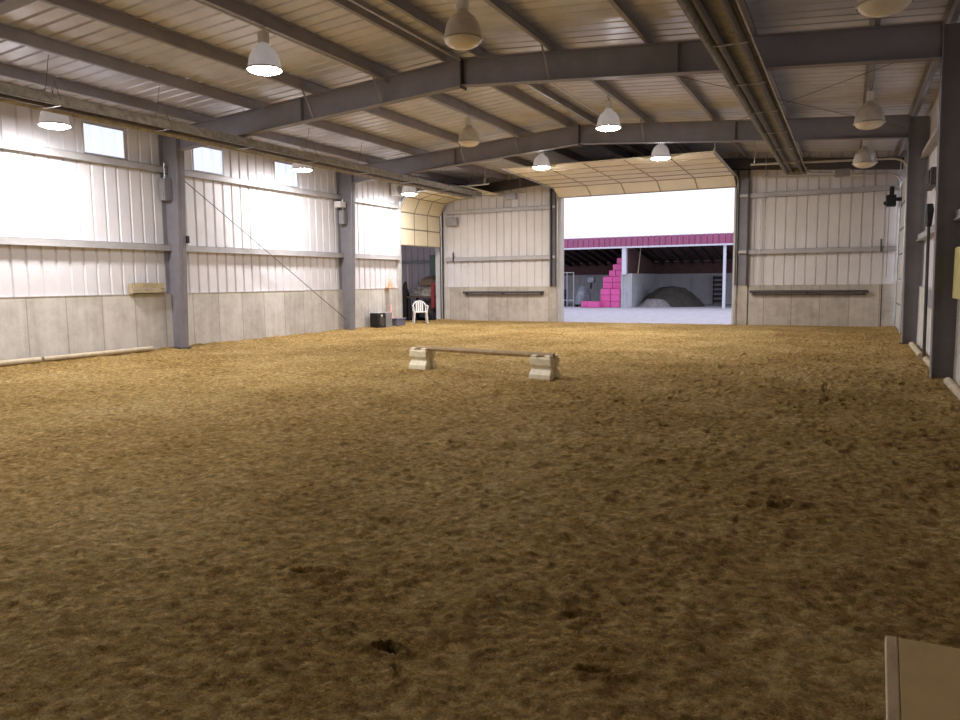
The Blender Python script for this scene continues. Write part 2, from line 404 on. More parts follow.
WIN = [(10.50, 11.47), (13.38, 14.34), (16.24, 17.19), (19.05, 19.98)]
WZ0, WZ1 = 4.25, 4.85
def side_wall(name, X, s, sheetmat, label):
    w = MB(); w.box(*sorted((X, X-s*0.25)), YB, LY0-0.02, -0.35, ZC).build(name, 'conc_y')
    w = bpy.data.objects[name]; struct(w, label)
    P = lambda u, z, d: (X - s*(0.05+d), u, z)
    m = MB(); top = roof_z(X)+0.02
    sheet(m, P, YB, LY0, lambda u: (ZC, top), holes=[(a, b, WZ0, WZ1) for a, b in WIN])
    sheet(m, P, LY0, YF+0.05, lambda u: (4.32, top))
    m.build('metal_sheet', sheetmat, w)
    for za in (ZG, ZH):
        for ya, yb in ((YB, Y0), (Y0, Y1), (Y1, Y2), (Y2, LY0)):
            girt_y(X-s*0.05, s, ya+0.02, yb-0.02, za).build('girt', 'girt', w)
    MB().box(*sorted((X-s*0.06, X+s*0.012)), YB, LY0-0.02, ZC, ZC+0.012).build('sill_flashing', 'trim', w)
    return w
wl = side_wall('wall_left', XL, 1, 'sheet', 'left wall of white ribbed metal sheet above a concrete base')
wr = side_wall('wall_right', XR, -1, 'sheet', 'right wall of white ribbed metal sheet above a concrete base')
k = 1
for X, s in ((XL, 1), (XR, -1)):
    for a, b in WIN:
        o = MB()
        sheet(o, lambda u, z, d: (X - s*(0.052+d), u, z), a, b, lambda u: (WZ0, WZ1))
        o = o.build('window_%d' % k, 'pane'); struct(o, 'translucent pale daylight panel high in the %s wall' % ('left' if s > 0 else 'right'))
        fr = MB()
        for ya, yb, za, zb in ((a-0.02,a+0.01,WZ0-0.02,WZ1+0.02),(b-0.01,b+0.02,WZ0-0.02,WZ1+0.02),(a+0.01,b-0.01,WZ0-0.02,WZ0+0.01),(a+0.01,b-0.01,WZ1-0.01,WZ1+0.02)):
            fr.box(*sorted((X-s*0.05, X-s*0.03)), ya, yb, za, zb)
        fr.build('window_frame', 'trim', o); k += 1

# end wall
we = MB()
we.box(XL-0.25, DX0, YF, YF+0.25, -0.35, ZC); we.box(DX1, XR+0.25, YF, YF+0.25, -0.35, ZC)
we = we.build('wall_end', 'conc_x'); struct(we, 'end wall of beige ribbed sheet over concrete around the open doorway')
P = lambda u, z, d: (u, YF+0.05+d, z)
m = MB()
sheet(m, P, XL-0.05, DX0+0.0, lambda u: (ZC, roof_z(u)+0.02)); sheet(m, P, DX0, DX1, lambda u: (DZ, roof_z(u)+0.02)); sheet(m, P, DX1, XR+0.05, lambda u: (ZC, roof_z(u)+0.02))
m.build('metal_sheet', 'sheet_end', we)
for za in (ZG, ZH):
    girt_x(YF+0.05, XL+0.22, -9.74, za).build('girt', 'girt', we); girt_x(YF+0.05, -2.97, XR-0.02, za).build('girt', 'girt', we)
girt_x(YF+0.05, -9.48, -3.38, 4.72).build('door_header', 'steel', we)
for a, b in ((XL, DX0-0.02), (DX1+0.02, XR)):
    MB().box(a, b, YF-0.012, YF+0.06, ZC, ZC+0.012).build('sill_flashing', 'trim', we)
# slim dark joint between pier and wall
MB().box(-2.965, -2.93, YF-0.012, YF+0.01, -0.1, ZC).build('expansion_joint', 'dark', we)
MB().box(0.86, 0.885, YF-0.008, YF+0.01, -0.1, ZC).build('expansion_joint', 'dark', we)
# vertical conduits on the end wall
o = MB().tube([(-2.62, YF-0.11, 1.15), (-2.62, YF-0.11, ZH-0.1)], 0.014, 6).build('conduit', 'galv', we)
o = MB().tube([(0.80, YF-0.11, ZG-0.1), (0.80, YF-0.11, ZG+0.28)], 0.03, 6).build('conduit', 'dark', we)
o = MB().tube([(-13.72, YF-0.11, ZG-0.1), (-13.72, YF-0.11, ZG+0.26)], 0.03, 6).build('conduit', 'dark', we)

wb = MB(); P2 = lambda u, z, d: (u, YB-d, z)
sheet(wb, P2, XL-0.05, XR+0.05, lambda u: (-0.3, roof_z(u)+0.02)); struct(wb.build('wall_back', 'sheet'), 'back wall of ribbed metal sheet behind the viewer')

# roof / ceiling
ce = MB()
for a, b in ((XL-0.3, XRIDGE), (XRIDGE, XR+0.3)):
    bs = breaks(YB-0.05, YF+0.15)
    for p, q in zip(bs, bs[1:]):
        ce.add([(a,p,roof_z(a)+prof(p)*0.035),(b,p,roof_z(b)+prof(p)*0.035),(b,q,roof_z(b)+prof(q)*0.035),(a,q,roof_z(a)+prof(q)*0.035)], [(0,1,2,3)])
ce = ce.build('ceiling', 'roof'); struct(ce, 'low pitched roof of ribbed galvanised sheet on steel purlins')
PX = [-14.05, -13.1, -11.5, -9.85, -8.2, -6.80, -6.18, -4.77, -3.12, -1.47, 0.18, 1.12]
for x in PX:
    s = -1 if x < XRIDGE else 1
    for ya, yb in ((YB, Y0), (Y0, Y1), (Y1, Y2), (Y2, YF+0.04)):
        z0 = rafter_top(x)+0.012; z1 = z0+PUR-0.026
        m = MB(); a, b = ya+0.004, yb-0.004
        m.box(x-0.005, x+0.005, a, b, z0, z1)
        m.box(*sorted((x, x+s*0.07)), a, b, z0, z0+0.007); m.box(*sorted((x, x-s*0.07)), a, b, z1-0.007, z1)
        m.box(*sorted((x+s*0.063, x+s*0.07)), a, b, z0, z0+0.022)
        m.build('purlin', 'purlin', ce)
# thin conduits strung under the roof
MB().tube([(-6.45, YB, 5.42), (-6.45, Y1-0.2, 5.47)], 0.018, 6).build('conduit', 'galv', ce)
MB().tube([(-8.1, 7.0, 5.33), (-8.1, Y2-0.1, 5.33)], 0.018, 6).build('conduit', 'galv', ce)
MB().tube([(-5.4, Y1, 5.36), (-5.4, Y2, 5.36)], 0.02, 6).build('conduit', 'galv', ce)
MB().tube([(-5.9, Y1, 5.39), (-5.9, Y2, 5.39)], 0.02, 6).build('conduit', 'galv', ce)

# ------------------------------------------------------------------ steel portal frames
def frame(Y, label, end=False):
    t = thing('steel_frame', (XRIDGE, Y, 0), label, 'steel frame', 'steel portal frames across the arena')
    fw = 0.115; th = 0.014
    for side in (-1, 1):
        xo = XL-0.03 if side < 0 else XR+0.03        # outer face
        s = -side                                      # into the room
        if side < 0: xb, xt = -13.95, -13.76
        else: xb, xt = 1.10, 1.02
        zt = rafter_top(xt)-0.02; zb = -0.15
        def xin(z): return xb + (xt-xb)*min(max(z/4.6, 0), 1)
        m = MB()
        poly = [(xo, zb), (xin(zb), zb), (xin(4.6), 4.6), (xin(4.6), zt), (xo, rafter_top(xo)-0.02)]
        m.prism(poly, lambda u, v, y: (u, y, v), Y-0.006, Y+0.006)
        for (pa, pb) in (((xin(zb), zb), (xin(4.6), zt)),):
            m.prism([pa, (pa[0]-s*th, pa[1]), (pb[0]-s*th, pb[1]), pb], lambda u, v, y: (u, y, v), Y-fw, Y+fw)
        m.prism([(xo, zb), (xo+s*th, zb), (xo+s*th, zt-0.05), (xo, zt-0.05)], lambda u, v, y: (u, y, v), Y-fw, Y+fw)
        m.build('column', 'steel', t)
        MB().box(*sorted((xb+s*0.05, xo)), Y-fw-0.03, Y+fw+0.03, -0.12, 0.03).build('base_plate', 'dark', t)
    D = 0.485
    for side in (-1, 1):
        xe = -13.77 if side < 0 else 1.03
        top = lambda x: rafter_top(x); bot = lambda x: rafter_top(x)-D
        m = MB()
        F = lambda u, v, y: (u, y, v)
        m.prism([(xe, bot(xe)), (XRIDGE, bot(XRIDGE)), (XRIDGE, top(XRIDGE)), (xe, top(xe))], F, Y-0.006, Y+0.006)
        m.prism([(xe, top(xe)-th), (XRIDGE, top(XRIDGE)-th), (XRIDGE, top(XRIDGE)), (xe, top(xe))], F, Y-fw*0.85, Y+fw*0.85)
        m.prism([(xe, bot(xe)), (XRIDGE, bot(XRIDGE)), (XRIDGE, bot(XRIDGE)+th), (xe, bot(xe)+th)], F, Y-fw*0.85, Y+fw*0.85)
        m.build('rafter', 'steel', t)
    x = XRIDGE
    MB().box(x-0.012, x+0.012, Y-fw, Y+fw, rafter_top(x)-D-0.05, rafter_top(x)-0.0).build('splice_plate', 'dark', t)
    for xx in ((-10.2), (-2.6)):
        MB().box(xx-0.006, xx+0.006, Y-0.10, Y+0.10, rafter_top(xx)-D+0.015, rafter_top(xx)-0.016).build('web_stiffener', 'steel', t)
    for xp in (-9.85, -4.77, -8.2, -1.47):
        m = MB(); zb_ = rafter_top(xp)-D+0.02
        m.beam((xp, Y-0.13, zb_), (xp, Y-0.5, rafter_top(xp)+0.09), 0.035, 0.006); m.beam((xp, Y+0.13, zb_), (xp, Y+0.5, rafter_top(xp)+0.09), 0.035, 0.006)
        m.build('flange_brace', 'steel', t)
    return t
frame(Y0, 'grey steel portal frame overhead nearest the viewer')
frame(Y1, 'grey steel portal frame with the long rafter crossing the top of the view')
frame(Y2, 'grey steel portal frame just before the open end doorway')
# dark beam over the end wall
m = MB()
for a, b in ((XL+0.1, XRIDGE), (XRIDGE, XR-0.1)):
    m.prism([(a, rafter_top(a)-0.34), (b, rafter_top(b)-0.34), (b, rafter_top(b)), (a, rafter_top(a))], lambda u, v, y: (u, y, v), YF-0.10, YF+0.04)
tag(m.build('end_rafter', 'dark', loc=(XRIDGE, YF, 5.2)), 'dark steel beam running under the roof along the end wall', 'beam')

# posts either side of the end doorway
for xa, xb, lab in ((-9.74, -9.50, 'dark steel post left of the open end doorway'), (-3.36, -2.97, 'dark steel post right of the open end doorway')):
    t = thing('door_post', ((xa+xb)/2, YF-0.04, ZC), lab, 'post')
    z1 = rafter_top((xa+xb)/2)-0.36
    m = MB(); m.box(xa, xb, YF-0.02, YF+0.0, ZC, z1)
    m.build('web', 'steel', t)
    m = MB(); m.box(xa, xa+0.05, YF-0.16, YF-0.02, ZC, z1); m.build('flange', 'dark', t)
    m = MB(); m.box(xb-0.04, xb, YF-0.16, YF-0.02, ZC, z1); m.build('flange', 'dark', t)
    for z in (ZG, ZH): MB().box(xa+0.1, xb-0.02, YF-0.13, YF-0.02, z-0.05, z+0.04).build('girt_clip', 'girt', t)
# pale jamb trims
struct(MB().box(DX0-0.10, DX0+0.015, YF-0.03, YF+0.27, -0.1, DZ+0.15).build('trim_1', 'trim'), 'pale metal jamb on the left edge of the open doorway')
struct(MB().box(DX1-0.015, DX1+0.05, YF-0.03, YF+0.27, -0.1, DZ+0.15).build('trim_2', 'trim'), 'pale metal jamb on the right edge of the open doorway')
m = MB(); m.box(XL-0.25, XL+0.05, LY0-0.10, LY0+0.03, -0.1, 4.95)
struct(m.build('trim_3', 'trim'), 'pale jamb post beside the left side doorway')
m = MB(); m.box(XL-0.02, XL+0.10, YF-0.10, YF-0.01, -0.1, 4.4)
struct(m.build('trim_4', 'dark'), 'dark corner trim between left doorway and end wall')

# ------------------------------------------------------------------ overhead doors
def door_path(L0, zv, r):
    """path length -> (inset from wall, height): vertical up to zv, quarter curve of radius r, then level"""
    def f(s):
        if L0+s <= zv: return (0.0, L0+s), (0, 1)
        a = (L0+s-zv)/r
        if a < PI/2: return (r-r*math.cos(a), zv+r*math.sin(a)), (math.sin(a), math.cos(a))
        return (r+(a-PI/2)*r, zv+r+0.03*(a-PI/2)*r), (1, 0.03)
    return f
def overhead_door(name, label, along, inward, wall, u0, u1, L0, zv, r, nsec, h, mats, nst, ext=0.0):
    """along: 'x' or 'y' axis of the door width; wall: plane position; inward: +1/-1"""
    def P(u, ins, z): return (u, wall+inward*ins, z) if along == 'x' else (wall+inward*ins, u, z)
    f = door_path(L0, zv, r)
    base = P((u0+u1)/2, 0, L0)
    t = thing(name, base, label, None, kind='structure')
    for i in range(nsec):
        (a0, z0), d0 = f(i*h+0.008); (a1, z1), d1 = f((i+1)*h-0.008)
        d = Vector((a1-a0, z1-z0)).normalized(); nrm = Vector((d.y, -d.x))   # pointing into the room / down
        A = Vector((a0, z0)); B = Vector((a1, z1))
        def slab(mb, ua, ub, k0, k1, sa, sb):
            p = A+(B-A)*sa; q = A+(B-A)*sb
            vs = []
            for k_ in (k0, k1):
                for pt in (p, q):
                    w = pt + nrm*k_
                    vs += [P(ua, w.x, w.y), P(ub, w.x, w.y)]
            mb.add(vs, [(0,1,3,2),(4,6,7,5),(0,4,5,1),(2,3,7,6),(0,2,6,4),(1,5,7,3)])
        m = MB(); slab(m, u0, u1, -0.045, 0.0, 0, 1)
        sec = m.build('door_section', mats[0], t)
        m = MB(); slab(m, u0, u1, 0.0005, 0.02, 0.0, 0.045)
        m.build('edge_rail', mats[1], sec)
        m = MB()
        for j in range(nst):
            u = u0+(u1-u0)*j/(nst-1); w = 0.016
            slab(m, max(u-w, u0), min(u+w, u1), 0.0005, 0.014, 0.045, 1.0)
        m.build('stile', mats[1], sec)
    total = nsec*h
    for u in (u0-0.05, u1+0.05):
        pts = []
        for s in np.linspace(-L0+0.02, total+0.25+ext, 60):
            (a, z), d = f(s); pts.append(P(u, a+0.03, z))
        MB().tube(pts, 0.028, 6).build('track', mats[2], t)
        (a, z), d = f(total+0.1+ext)
        zt = rafter_top(P(u, a, 0)[0])+0.1
        MB().tube([P(u, a+0.03, z), P(u, a+0.03, zt)], 0.014, 6).build('hanger_rod', 'galv', t)
        (a, z), d = f(total*0.62+0.3)
    return t
# end door, fully raised: only the bottom edge hangs in the opening
overhead_door('door_1', 'cream overhead door of the end doorway, raised under the roof', 'x', -1, YF-0.10, DX0-0.05, DX1+0.05, 4.42, 4.36, 0.36, 6, 0.78, ('door', 'door_line', 'galv'), 6)
# left side door, half raised
overhead_door('door_2', 'cream overhead door half raised in the left side doorway', 'y', 1, XL+0.02, LY0+0.10, LY1-0.06, 2.80, 3.95, 0.66, 7, 0.58, ('door', 'door_line', 'galv'), 4, 0.7)
# right side door, closed
d3 = overhead_door('door_3', 'white overhead door closed in the right wall by the corner', 'y', -1, XR-0.12, LY0+0.0, LY1-0.15, 0.02, 4.2, 0.36, 6, 0.70, ('wdoor', 'steel', 'galv'), 2)
for y, sgn in ((LY0-0.10, 1), (LY1-0.02, 1)):
    pts = [(XR-0.10, y, 3.9)] + [(XR-0.10-0.45*(1-math.cos(a)), y, 4.15+0.4*math.sin(a)) for a in np.linspace(0, PI/2, 8)] + [(-2.6, y, 4.66)]
    MB().tube(pts, 0.03, 6).build('track', 'galv', d3)
    MB().tube([(-2.5, y, 4.66), (-2.5, y, rafter_top(-2.5)+0.05)], 0.014, 6).build('hanger_rod', 'galv', d3)
m = MB(); m.box(0.86, 1.12, YF-0.62, YF-0.30, 3.55, 3.88); m.smooth = False
m.box(0.94, 1.06, YF-0.56, YF-0.36, 3.88, 4.12); m.box(0.80, 0.90, YF-0.52, YF-0.40, 3.60, 3.70)
m.box(1.10, XR-0.03, YF-0.56, YF-0.40, 3.70, 3.80)
hoist = m.build('hoist_motor', 'black', d3, bevel=0.02)
MB().tube([(0.95, YF-0.50, 3.57), (0.95, YF-0.50, 1.5)], 0.008, 6).build('pull_chain', 'wire', d3)

# storage room behind the left side doorway
rm = thing('wall_annex', (-16.5, 25, 0), 'lilac grey sheet lining of the store room behind the left doorway', None, kind='structure')
RY = 27.4
m = MB(); sheet(m, lambda u, z, d: (u, RY+d, z), -20.0, XL-0.25, lambda u: (-0.1, 4.0)); m.build('metal_sheet', 'lilac', rm)
m = MB(); sheet(m, lambda u, z, d: (-20.0-d, u, z), 20.0, RY, lambda u: (-0.1, 4.0)); m.build('metal_sheet', 'lilac', rm)
m = MB(); m.box(-20.05, XL-0.10, 20.0, RY+0.05, 4.0, 4.06); m.build('store_ceiling', 'lilac', rm)
m = MB(); m.box(XL-0.30, XL-0.25, YF+0.25, RY+0.05, -0.1, 4.0); m.build('side_panel', 'lilac', rm)
m = MB(); m.box(-20, XL-0.02, 20.0, RY, -0.12, -0.03); m.build('store_floor', 'sand', rm)
m = MB(); m.box(XL-0.24, XL-0.02, YF-0.055, YF-0.012, -0.1, 4.3); m.build('jamb_return', 'trim', rm)
m = MB(); m.box(-19.9, XL-0.30, RY-0.12, RY-0.02, 2.28, 2.40); m.build('girt', 'greybox', rm)
m = MB(); m.box(-17.05, -16.98, RY-0.04, RY-0.01, 0.3, 2.25); m.build('white_daylight_slit', 'white_pl', rm)  # white strip coloured to stand for daylight in a door gap

# ------------------------------------------------------------------ high bay lamps
def make_lamp(drop, on, label):
    """origin at the lowest point of the lens; drop = height of the hanging point above it"""
    t = thing('high_bay_lamp', (0,0,0), label, 'lamp', 'bell shaped arena lamps')
    R = 0.255
    lens = MB().lathe([(0.0005, 0.055), (0.10, 0.060), (0.18, 0.072), (0.225, 0.088), (R-0.004, 0.106)] if on else [(0.0005, 0.0), (0.08, 0.006), (0.15, 0.022), (0.205, 0.05), (0.24, 0.085), (R-0.004, 0.115)], 28, caps=(False, False))
    lens.build('lens', 'lens_on' if on else 'lens_off', t)
    b = MB().lathe([(R+0.004, 0.10), (R+0.012, 0.112), (R+0.002, 0.125), (R-0.008, 0.18), (R-0.022, 0.26), (R-0.05, 0.34), (R-0.09, 0.40), (R-0.14, 0.44), (0.075, 0.475), (0.07, 0.50)], 28, caps=(False, True))
    bell = b.build('bell', 'bell_on' if on else 'bell', t)
    MB().lathe([(R+0.006, 0.104), (R+0.018, 0.108), (R+0.018, 0.122), (R+0.006, 0.126)], 28, caps=(False, False)).build('rim_band', 'dirty', bell)
    m = MB().box(-0.065, 0.065, -0.065, 0.065, 0.50, 0.67); m.smooth = False
    m.build('ballast_box', 'whitebox', t, bevel=0.012)
    ch = MB(); z = 0.67
    ch.tube([(0, 0, z), (0, 0, z+0.06)], 0.012, 6)
    ch.tube([(0.025*math.cos(a), 0, z+0.085+0.028*math.sin(a)) for a in np.linspace(-PI/2, PI*1.2, 12)], 0.007, 6)
    n = 0; zz = z+0.115
    while zz < drop-0.03:
        zz2 = min(zz+0.05, drop); w = 0.012
        dx, dy = ((w, 0) if n % 2 else (0, w))
        ch.tube([(dx, dy, zz), (dx, dy, zz2)], 0.0045, 5); ch.tube([(-dx, -dy, zz), (-dx, -dy, zz2)], 0.0045, 5)
        zz += 0.045; n += 1
    ch.build('hook_and_chain', 'wire', t)
    return t
LAMPS = [  # x, y, z of lens bottom, lit, label
    (-13.02, 8.98, 4.28, True,  'lit bell lamp nearest on the left before the white wall'),
    (-12.85, 15.6, 4.32, True,  'lit bell lamp hung by the left wall between the two steel columns'),
    (-12.35, 20.05, 4.12, True, 'lit bell lamp hung in front of the half raised cream side door'),
    (-7.93, 8.85, 4.56, True,  'large lit bell lamp at upper left, nearest of the bright ones'),
    (-7.95, 15.55, 4.57, False, 'unlit bell lamp hanging left of centre before the second rafter'),
    (-7.90, 19.92, 4.57, True,  'lit bell lamp on the left below the raised end door'),
    (-4.70, 9.05, 4.56, False, 'unlit bell lamp at top centre close under the first rafter'),
    (-4.66, 15.55, 4.57, True,  'lit bell lamp at centre in front of the second rafter'),
    (-4.58, 20.00, 4.57, True,  'lit bell lamp on the right below the raised end door'),
    (0.20, 9.0, 4.18, False, 'unlit bell lamp cut by the top edge at upper right'),
    (0.22, 15.6, 4.18, False, 'larger unlit bell lamp on the right between the two rafters'),
    (0.20, 19.95, 4.05, False, 'smaller unlit bell lamp on the right before the end wall'),
    (-7.93, 2.4, 4.56, True, 'added lit bell lamp, out of view to the left, brightening the foreground'),  # added lamp outside the view, lights the foreground sand
    (-13.02, 2.4, 4.28, True, 'added lit bell lamp, out of view by the left wall level with the viewer'),  # also added out of view, to lift the dark foreground
]
for x, y, z, on, lab in LAMPS:
    px_ = min(PX, key=lambda p: abs(p-x)); px_ += -0.03 if px_ < XRIDGE else 0.03
    k_ = px_/x if x < 0 else 1.0; x, y, z = px_, y*k_, 1.5+(z-1.5)*k_
    o = make_lamp(rafter_top(x)+0.014-z, on, lab); o.location = (x, y, z)

# ------------------------------------------------------------------ radiant tube heaters
def heater(xc, zc, ya, yb, label, sgn):
    t = thing('radiant_heater', (xc, (ya+yb)/2, zc), label, 'heater', 'radiant tube heaters')
    MB().tube([(xc-0.14, ya, zc), (xc-0.14, yb, zc)], 0.052, 10).build('heater_tube', 'tube', t)
    MB().tube([(xc+0.14, ya, zc), (xc+0.14, yb, zc)], 0.052, 10).build('heater_tube', 'tube', t)
    m = MB()
    pr = [(-0.30, -0.075), (-0.27, -0.05), (-0.20, 0.11), (0.20, 0.11), (0.27, -0.05), (0.30, -0.075)]
    inner = [(x*0.985, z-0.006) for x, z in pr[::-1]]
    m.prism(pr+inner, lambda u, v, y: (xc+u, y, zc+v), ya, yb)
    m.build('reflector', 'dirty', t)
    y = ya+0.6
    while y < yb:
        m = MB(); m.tube([(xc-0.24, y, zc+0.03), (xc-0.10, y, zc+0.35), (xc, y, rafter_top(xc)+0.12)], 0.006, 5); m.tube([(xc+0.24, y, zc+0.03), (xc+0.10, y, zc+0.35)], 0.006, 5)
        m.build('hanger_chain', 'wire', t)
        m = MB(); m.box(xc-0.22, xc+0.22, y-0.012, y+0.012, zc-0.068, zc-0.054); m.build('tube_strap', 'galv', t)
        y += 2.2
    m = MB(); m.box(xc-0.27, xc+0.27, yb+0.0, yb+0.05, zc-0.075, zc+0.115); m.build('end_cap', 'dirty', t)
    if sgn:
        m = MB(); m.tube([(xc+0.14, yb+0.05, zc), (xc+0.14, yb+0.20, zc), (xc+0.14+0.3*sgn, yb+0.42, zc-0.02), (xc+0.14+0.8*sgn, yb+0.5, zc-0.05)], 0.05, 8); m.build('flue_elbow', 'galv', t)
        c = xc+0.14+0.85*sgn
        m = MB(); m.box(min(c, c+0.4*sgn), max(c, c+0.4*sgn), yb+0.38, yb+0.62, zc-0.16, zc+0.05); m.smooth = False; m.build('burner_box', 'greybox', t, bevel=0.015)
    return t
heater(-11.93, 4.50, 1.0, 23.7, 'long dusty tube heater hung along the left side above the windows', 1)
heater(-1.50, 4.58, 1.0, 23.9, 'long dark tube heater hung on the right side below both rafters', 1)

# ------------------------------------------------------------------ bracing cables
def rod(a, b, r, name, label, cat, m='wire'):
    mid = (Vector(a)+Vector(b))/2
    return tag(MB().tube([a, b], r, 6).build(name, m, loc=mid), label, cat)
rod((XL+0.22, 12.62, 4.05), (XL+0.22, 18.98, 0.35), 0.011, 'brace_cable', 'thin steel cable running diagonally down the left wall between columns', 'cable')
rod((-3.3, Y1+0.15, 5.02), (0.95, Y2-0.15, 4.72), 0.006, 'brace_cable', 'thin roof cable on the right, slanting away towards the right wall', 'cable')
rod((0.95, Y1+0.15, 4.72), (-3.3, Y2-0.15, 5.02), 0.006, 'brace_cable', 'thin roof cable on the right, slanting away from the right wall', 'cable')

# ------------------------------------------------------------------ jump: two blocks and a pole
def block(c, ang, label):
    t = MB(); ca, sa = math.cos(ang), math.sin(ang)
    rings = [(0.145, 0.185, 0.0), (0.16, 0.195, 0.02), (0.155, 0.195, 0.09), (0.105, 0.18, 0.165), (0.10, 0.18, 0.195), (0.135, 0.19, 0.235), (0.14, 0.19, 0.335), (0.13, 0.18, 0.35)]
    # plan outline with a vertical groove in each long side
    def outline(a, b): return [(-a,-b),(-a*0.35,-b),(-a*0.25,-b+0.035),(a*0.25,-b+0.035),(a*0.35,-b),(a,-b),(a,b),(a*0.35,b),(a*0.25,b-0.035),(-a*0.25,b-0.035),(-a*0.35,b),(-a,b)]
    vs = []
    for a, b, z in rings: vs += [(x, y, z) for x, y in outline(a, b)]
    n = 12
    fs = [(i*n+k, i*n+(k+1)%n, (i+1)*n+(k+1)%n, (i+1)*n+k) for i in range(len(rings)-1) for k in range(n)]
    fs += [tuple(range(n))[::-1], tuple((len(rings)-1)*n+k for k in range(n))]
    t.add(vs, fs)
    for sx in (-1, 1):
        for sy in (-1, 1):
            x0, x1 = sorted((sx*0.050, sx*0.125)); y0, y1 = sorted((sy*0.07, sy*0.175))
            t.box(x0, x1, y0, y1, 0.34, 0.385)
    t.v = [(c[0]+y*ca-x*sa, c[1]+y*sa+x*ca, c[2]+z) for x, y, z in t.v]
    return tag(t.build('jump_block', 'block', bevel=0.012, loc=c), label, 'jump block', 'cavaletti blocks')
bl = Vector((-6.62, 11.08, -0.02)); br = Vector((-4.17, 10.63, -0.02))
ang = math.atan2(br.y-bl.y, br.x-bl.x)
block(bl, ang, 'cream plastic jump block under the left end of the low pole')
block(br, ang, 'cream plastic jump block under the right end of the low pole')
d = (br-bl).normalized()
pz = 0.332+0.045
tag(MB().tube([bl+d*-0.16+Vector((0,0,pz)), br+d*0.17+Vector((0,0,pz))], 0.043, 8).build('jump_pole', 'polewood', loc=(bl+br)/2+Vector((0,0,pz))), 'brown wooden pole resting across two cream blocks in the arena', 'pole')

# ------------------------------------------------------------------ ground poles along the walls
def gpole(a, b, r, label, m='palewood'):
    za, zb = ground_z(*a)+r*0.75, ground_z(*b)+r*0.75
    z = max(za, zb)
    tag(MB().tube([(a[0], a[1], z), (b[0], b[1], z)], r, 10).build('ground_pole', m, loc=((a[0]+b[0])/2, (a[1]+b[1])/2, z)), label, 'pole', 'poles lying along the walls')
gpole((-14.06, 6.3), (-14.04, 9.05), 0.055, 'pale pole at the foot of the left wall, cut by the frame edge')
gpole((-14.05, 9.12), (-14.05, 11.65), 0.05, 'pale pole lying at the foot of the left wall, ending before the column')
gpole((1.245, 8.2), (1.245, 11.75), 0.055, 'pale pole on the sand at the right edge, nearest by the dark column')
gpole((1.235, 13.1), (1.235, 14.95), 0.05, 'short pale pole by the right wall just beyond the near column')
gpole((1.215, 15.6), (1.235, 18.3), 0.055, 'pale pole by the right wall next to the far column')

# ------------------------------------------------------------------ things on the left wall
t = thing('wooden_box', (-14.15, 11.76, 1.26), 'narrow pine box fixed on top of the concrete ledge left of the column', 'box')
m = MB(); m.box(XL+0.005, XL+0.15, 11.33, 12.18, 1.30, 1.32); m.build('bottom_board', 'wood', t)
MB().box(XL+0.125, XL+0.15, 11.33, 12.18, 1.30, 1.40).build('front_board', 'wood', t)
MB().box(XL+0.127, XL+0.148, 11.35, 12.16, 1.412, 1.54).build('front_board', 'wood', t)
MB().box(XL+0.005, XL+0.125, 11.33, 11.36, 1.32, 1.53).build('end_board', 'wood', t); MB().box(XL+0.005, XL+0.125, 12.15, 12.18, 1.32, 1.53).build('end_board', 'wood', t)

def ebox(x0, x1, y0, y1, z0, z1, label, m='greybox'):
    t = thing('electrical_box', ((x0+x1)/2, (y0+y1)/2, z0), label, 'electrical box')
    MB().box(x0, x1, y0, y1, z0, z1).build('case', m, t, bevel=0.012)
    MB().box(x0+0.03, x1-0.03, y0-0.012, y0, z0+0.03, z1-0.03).build('cover', m, t)
    MB().tube([((x0+x1)/2, (y0+y1)/2, z1), ((x0+x1)/2, (y0+y1)/2, z1+0.35)], 0.014, 6).build('conduit', 'galv', t)
ebox(XL+0.03, XL+0.22, Y1-0.23, Y1-0.02, 3.42, 3.92, 'grey electrical box high on the near left column')
ebox(XL+0.10, XL+0.28, Y2-0.23, Y2-0.02, 3.30, 3.72, 'dark grey electrical box high on the far left column')
tag(MB().box(XL+0.07, XL+0.30, Y2-0.40, Y2-0.10, 3.80, 3.98).build('junction_box', 'whitebox', bevel=0.012, loc=(XL+0.2, Y2-0.25, 3.8)), 'white junction box above the dark box on the far left column', 'junction box')
tag(MB().box(-13.88, -13.80, Y1+0.10, Y1+0.17, 2.45, 2.62).build('wall_switch', 'black', bevel=0.008, loc=(-13.84, Y1+0.13, 2.45)), 'small black switch on the inner face of the near left column', 'switch')

t = thing('wall_speaker', (XL+0.24, 22.3, 4.45), 'small white box with a round grey grille above the left doorway jamb', 'speaker')
MB().box(XL+0.08, XL+0.22, 21.88, 22.44, 4.44, 4.86).build('case', 'whitebox', t, bevel=0.02)
g = MB(); n = 20
g.tube([(XL+0.215, 22.22, 4.66), (XL+0.25, 22.22, 4.66)], [0.15, 0.12], n); g.build('grille', 'greybox', t)

# traffic cones, boxes and chair by the left doorway
def cone(c, h, r, m, label):
    t = thing('traffic_cone', c, label, 'cone')
    MB().box(c[0]-r*1.15, c[0]+r*1.15, c[1]-r*1.15, c[1]+r*1.15, c[2], c[2]+0.025).build('base', m, t, bevel=0.006)
    MB().lathe([(r*0.82, 0.025), (r*0.55, h*0.35), (r*0.2, h*0.97), (r*0.12, h)], 18, c).build('cone_body', m, t)
cone((XL+0.145, 21.60, ZC+0.012), 0.36, 0.12, 'orange', 'small orange cone standing on the concrete ledge by the left doorway')
tub = thing('storage_tub', (-13.95, 21.60, 0), 'low blue grey tub on the sand by the left doorway jamb', 'tub')
MB().box(-14.18, -13.72, 21.36, 21.86, -0.02, 0.24).build('body', 'bluegrey', tub, bevel=0.025); MB().box(-14.21, -13.69, 21.33, 21.89, 0.24, 0.275).build('lid', 'bluegrey', tub, bevel=0.01)
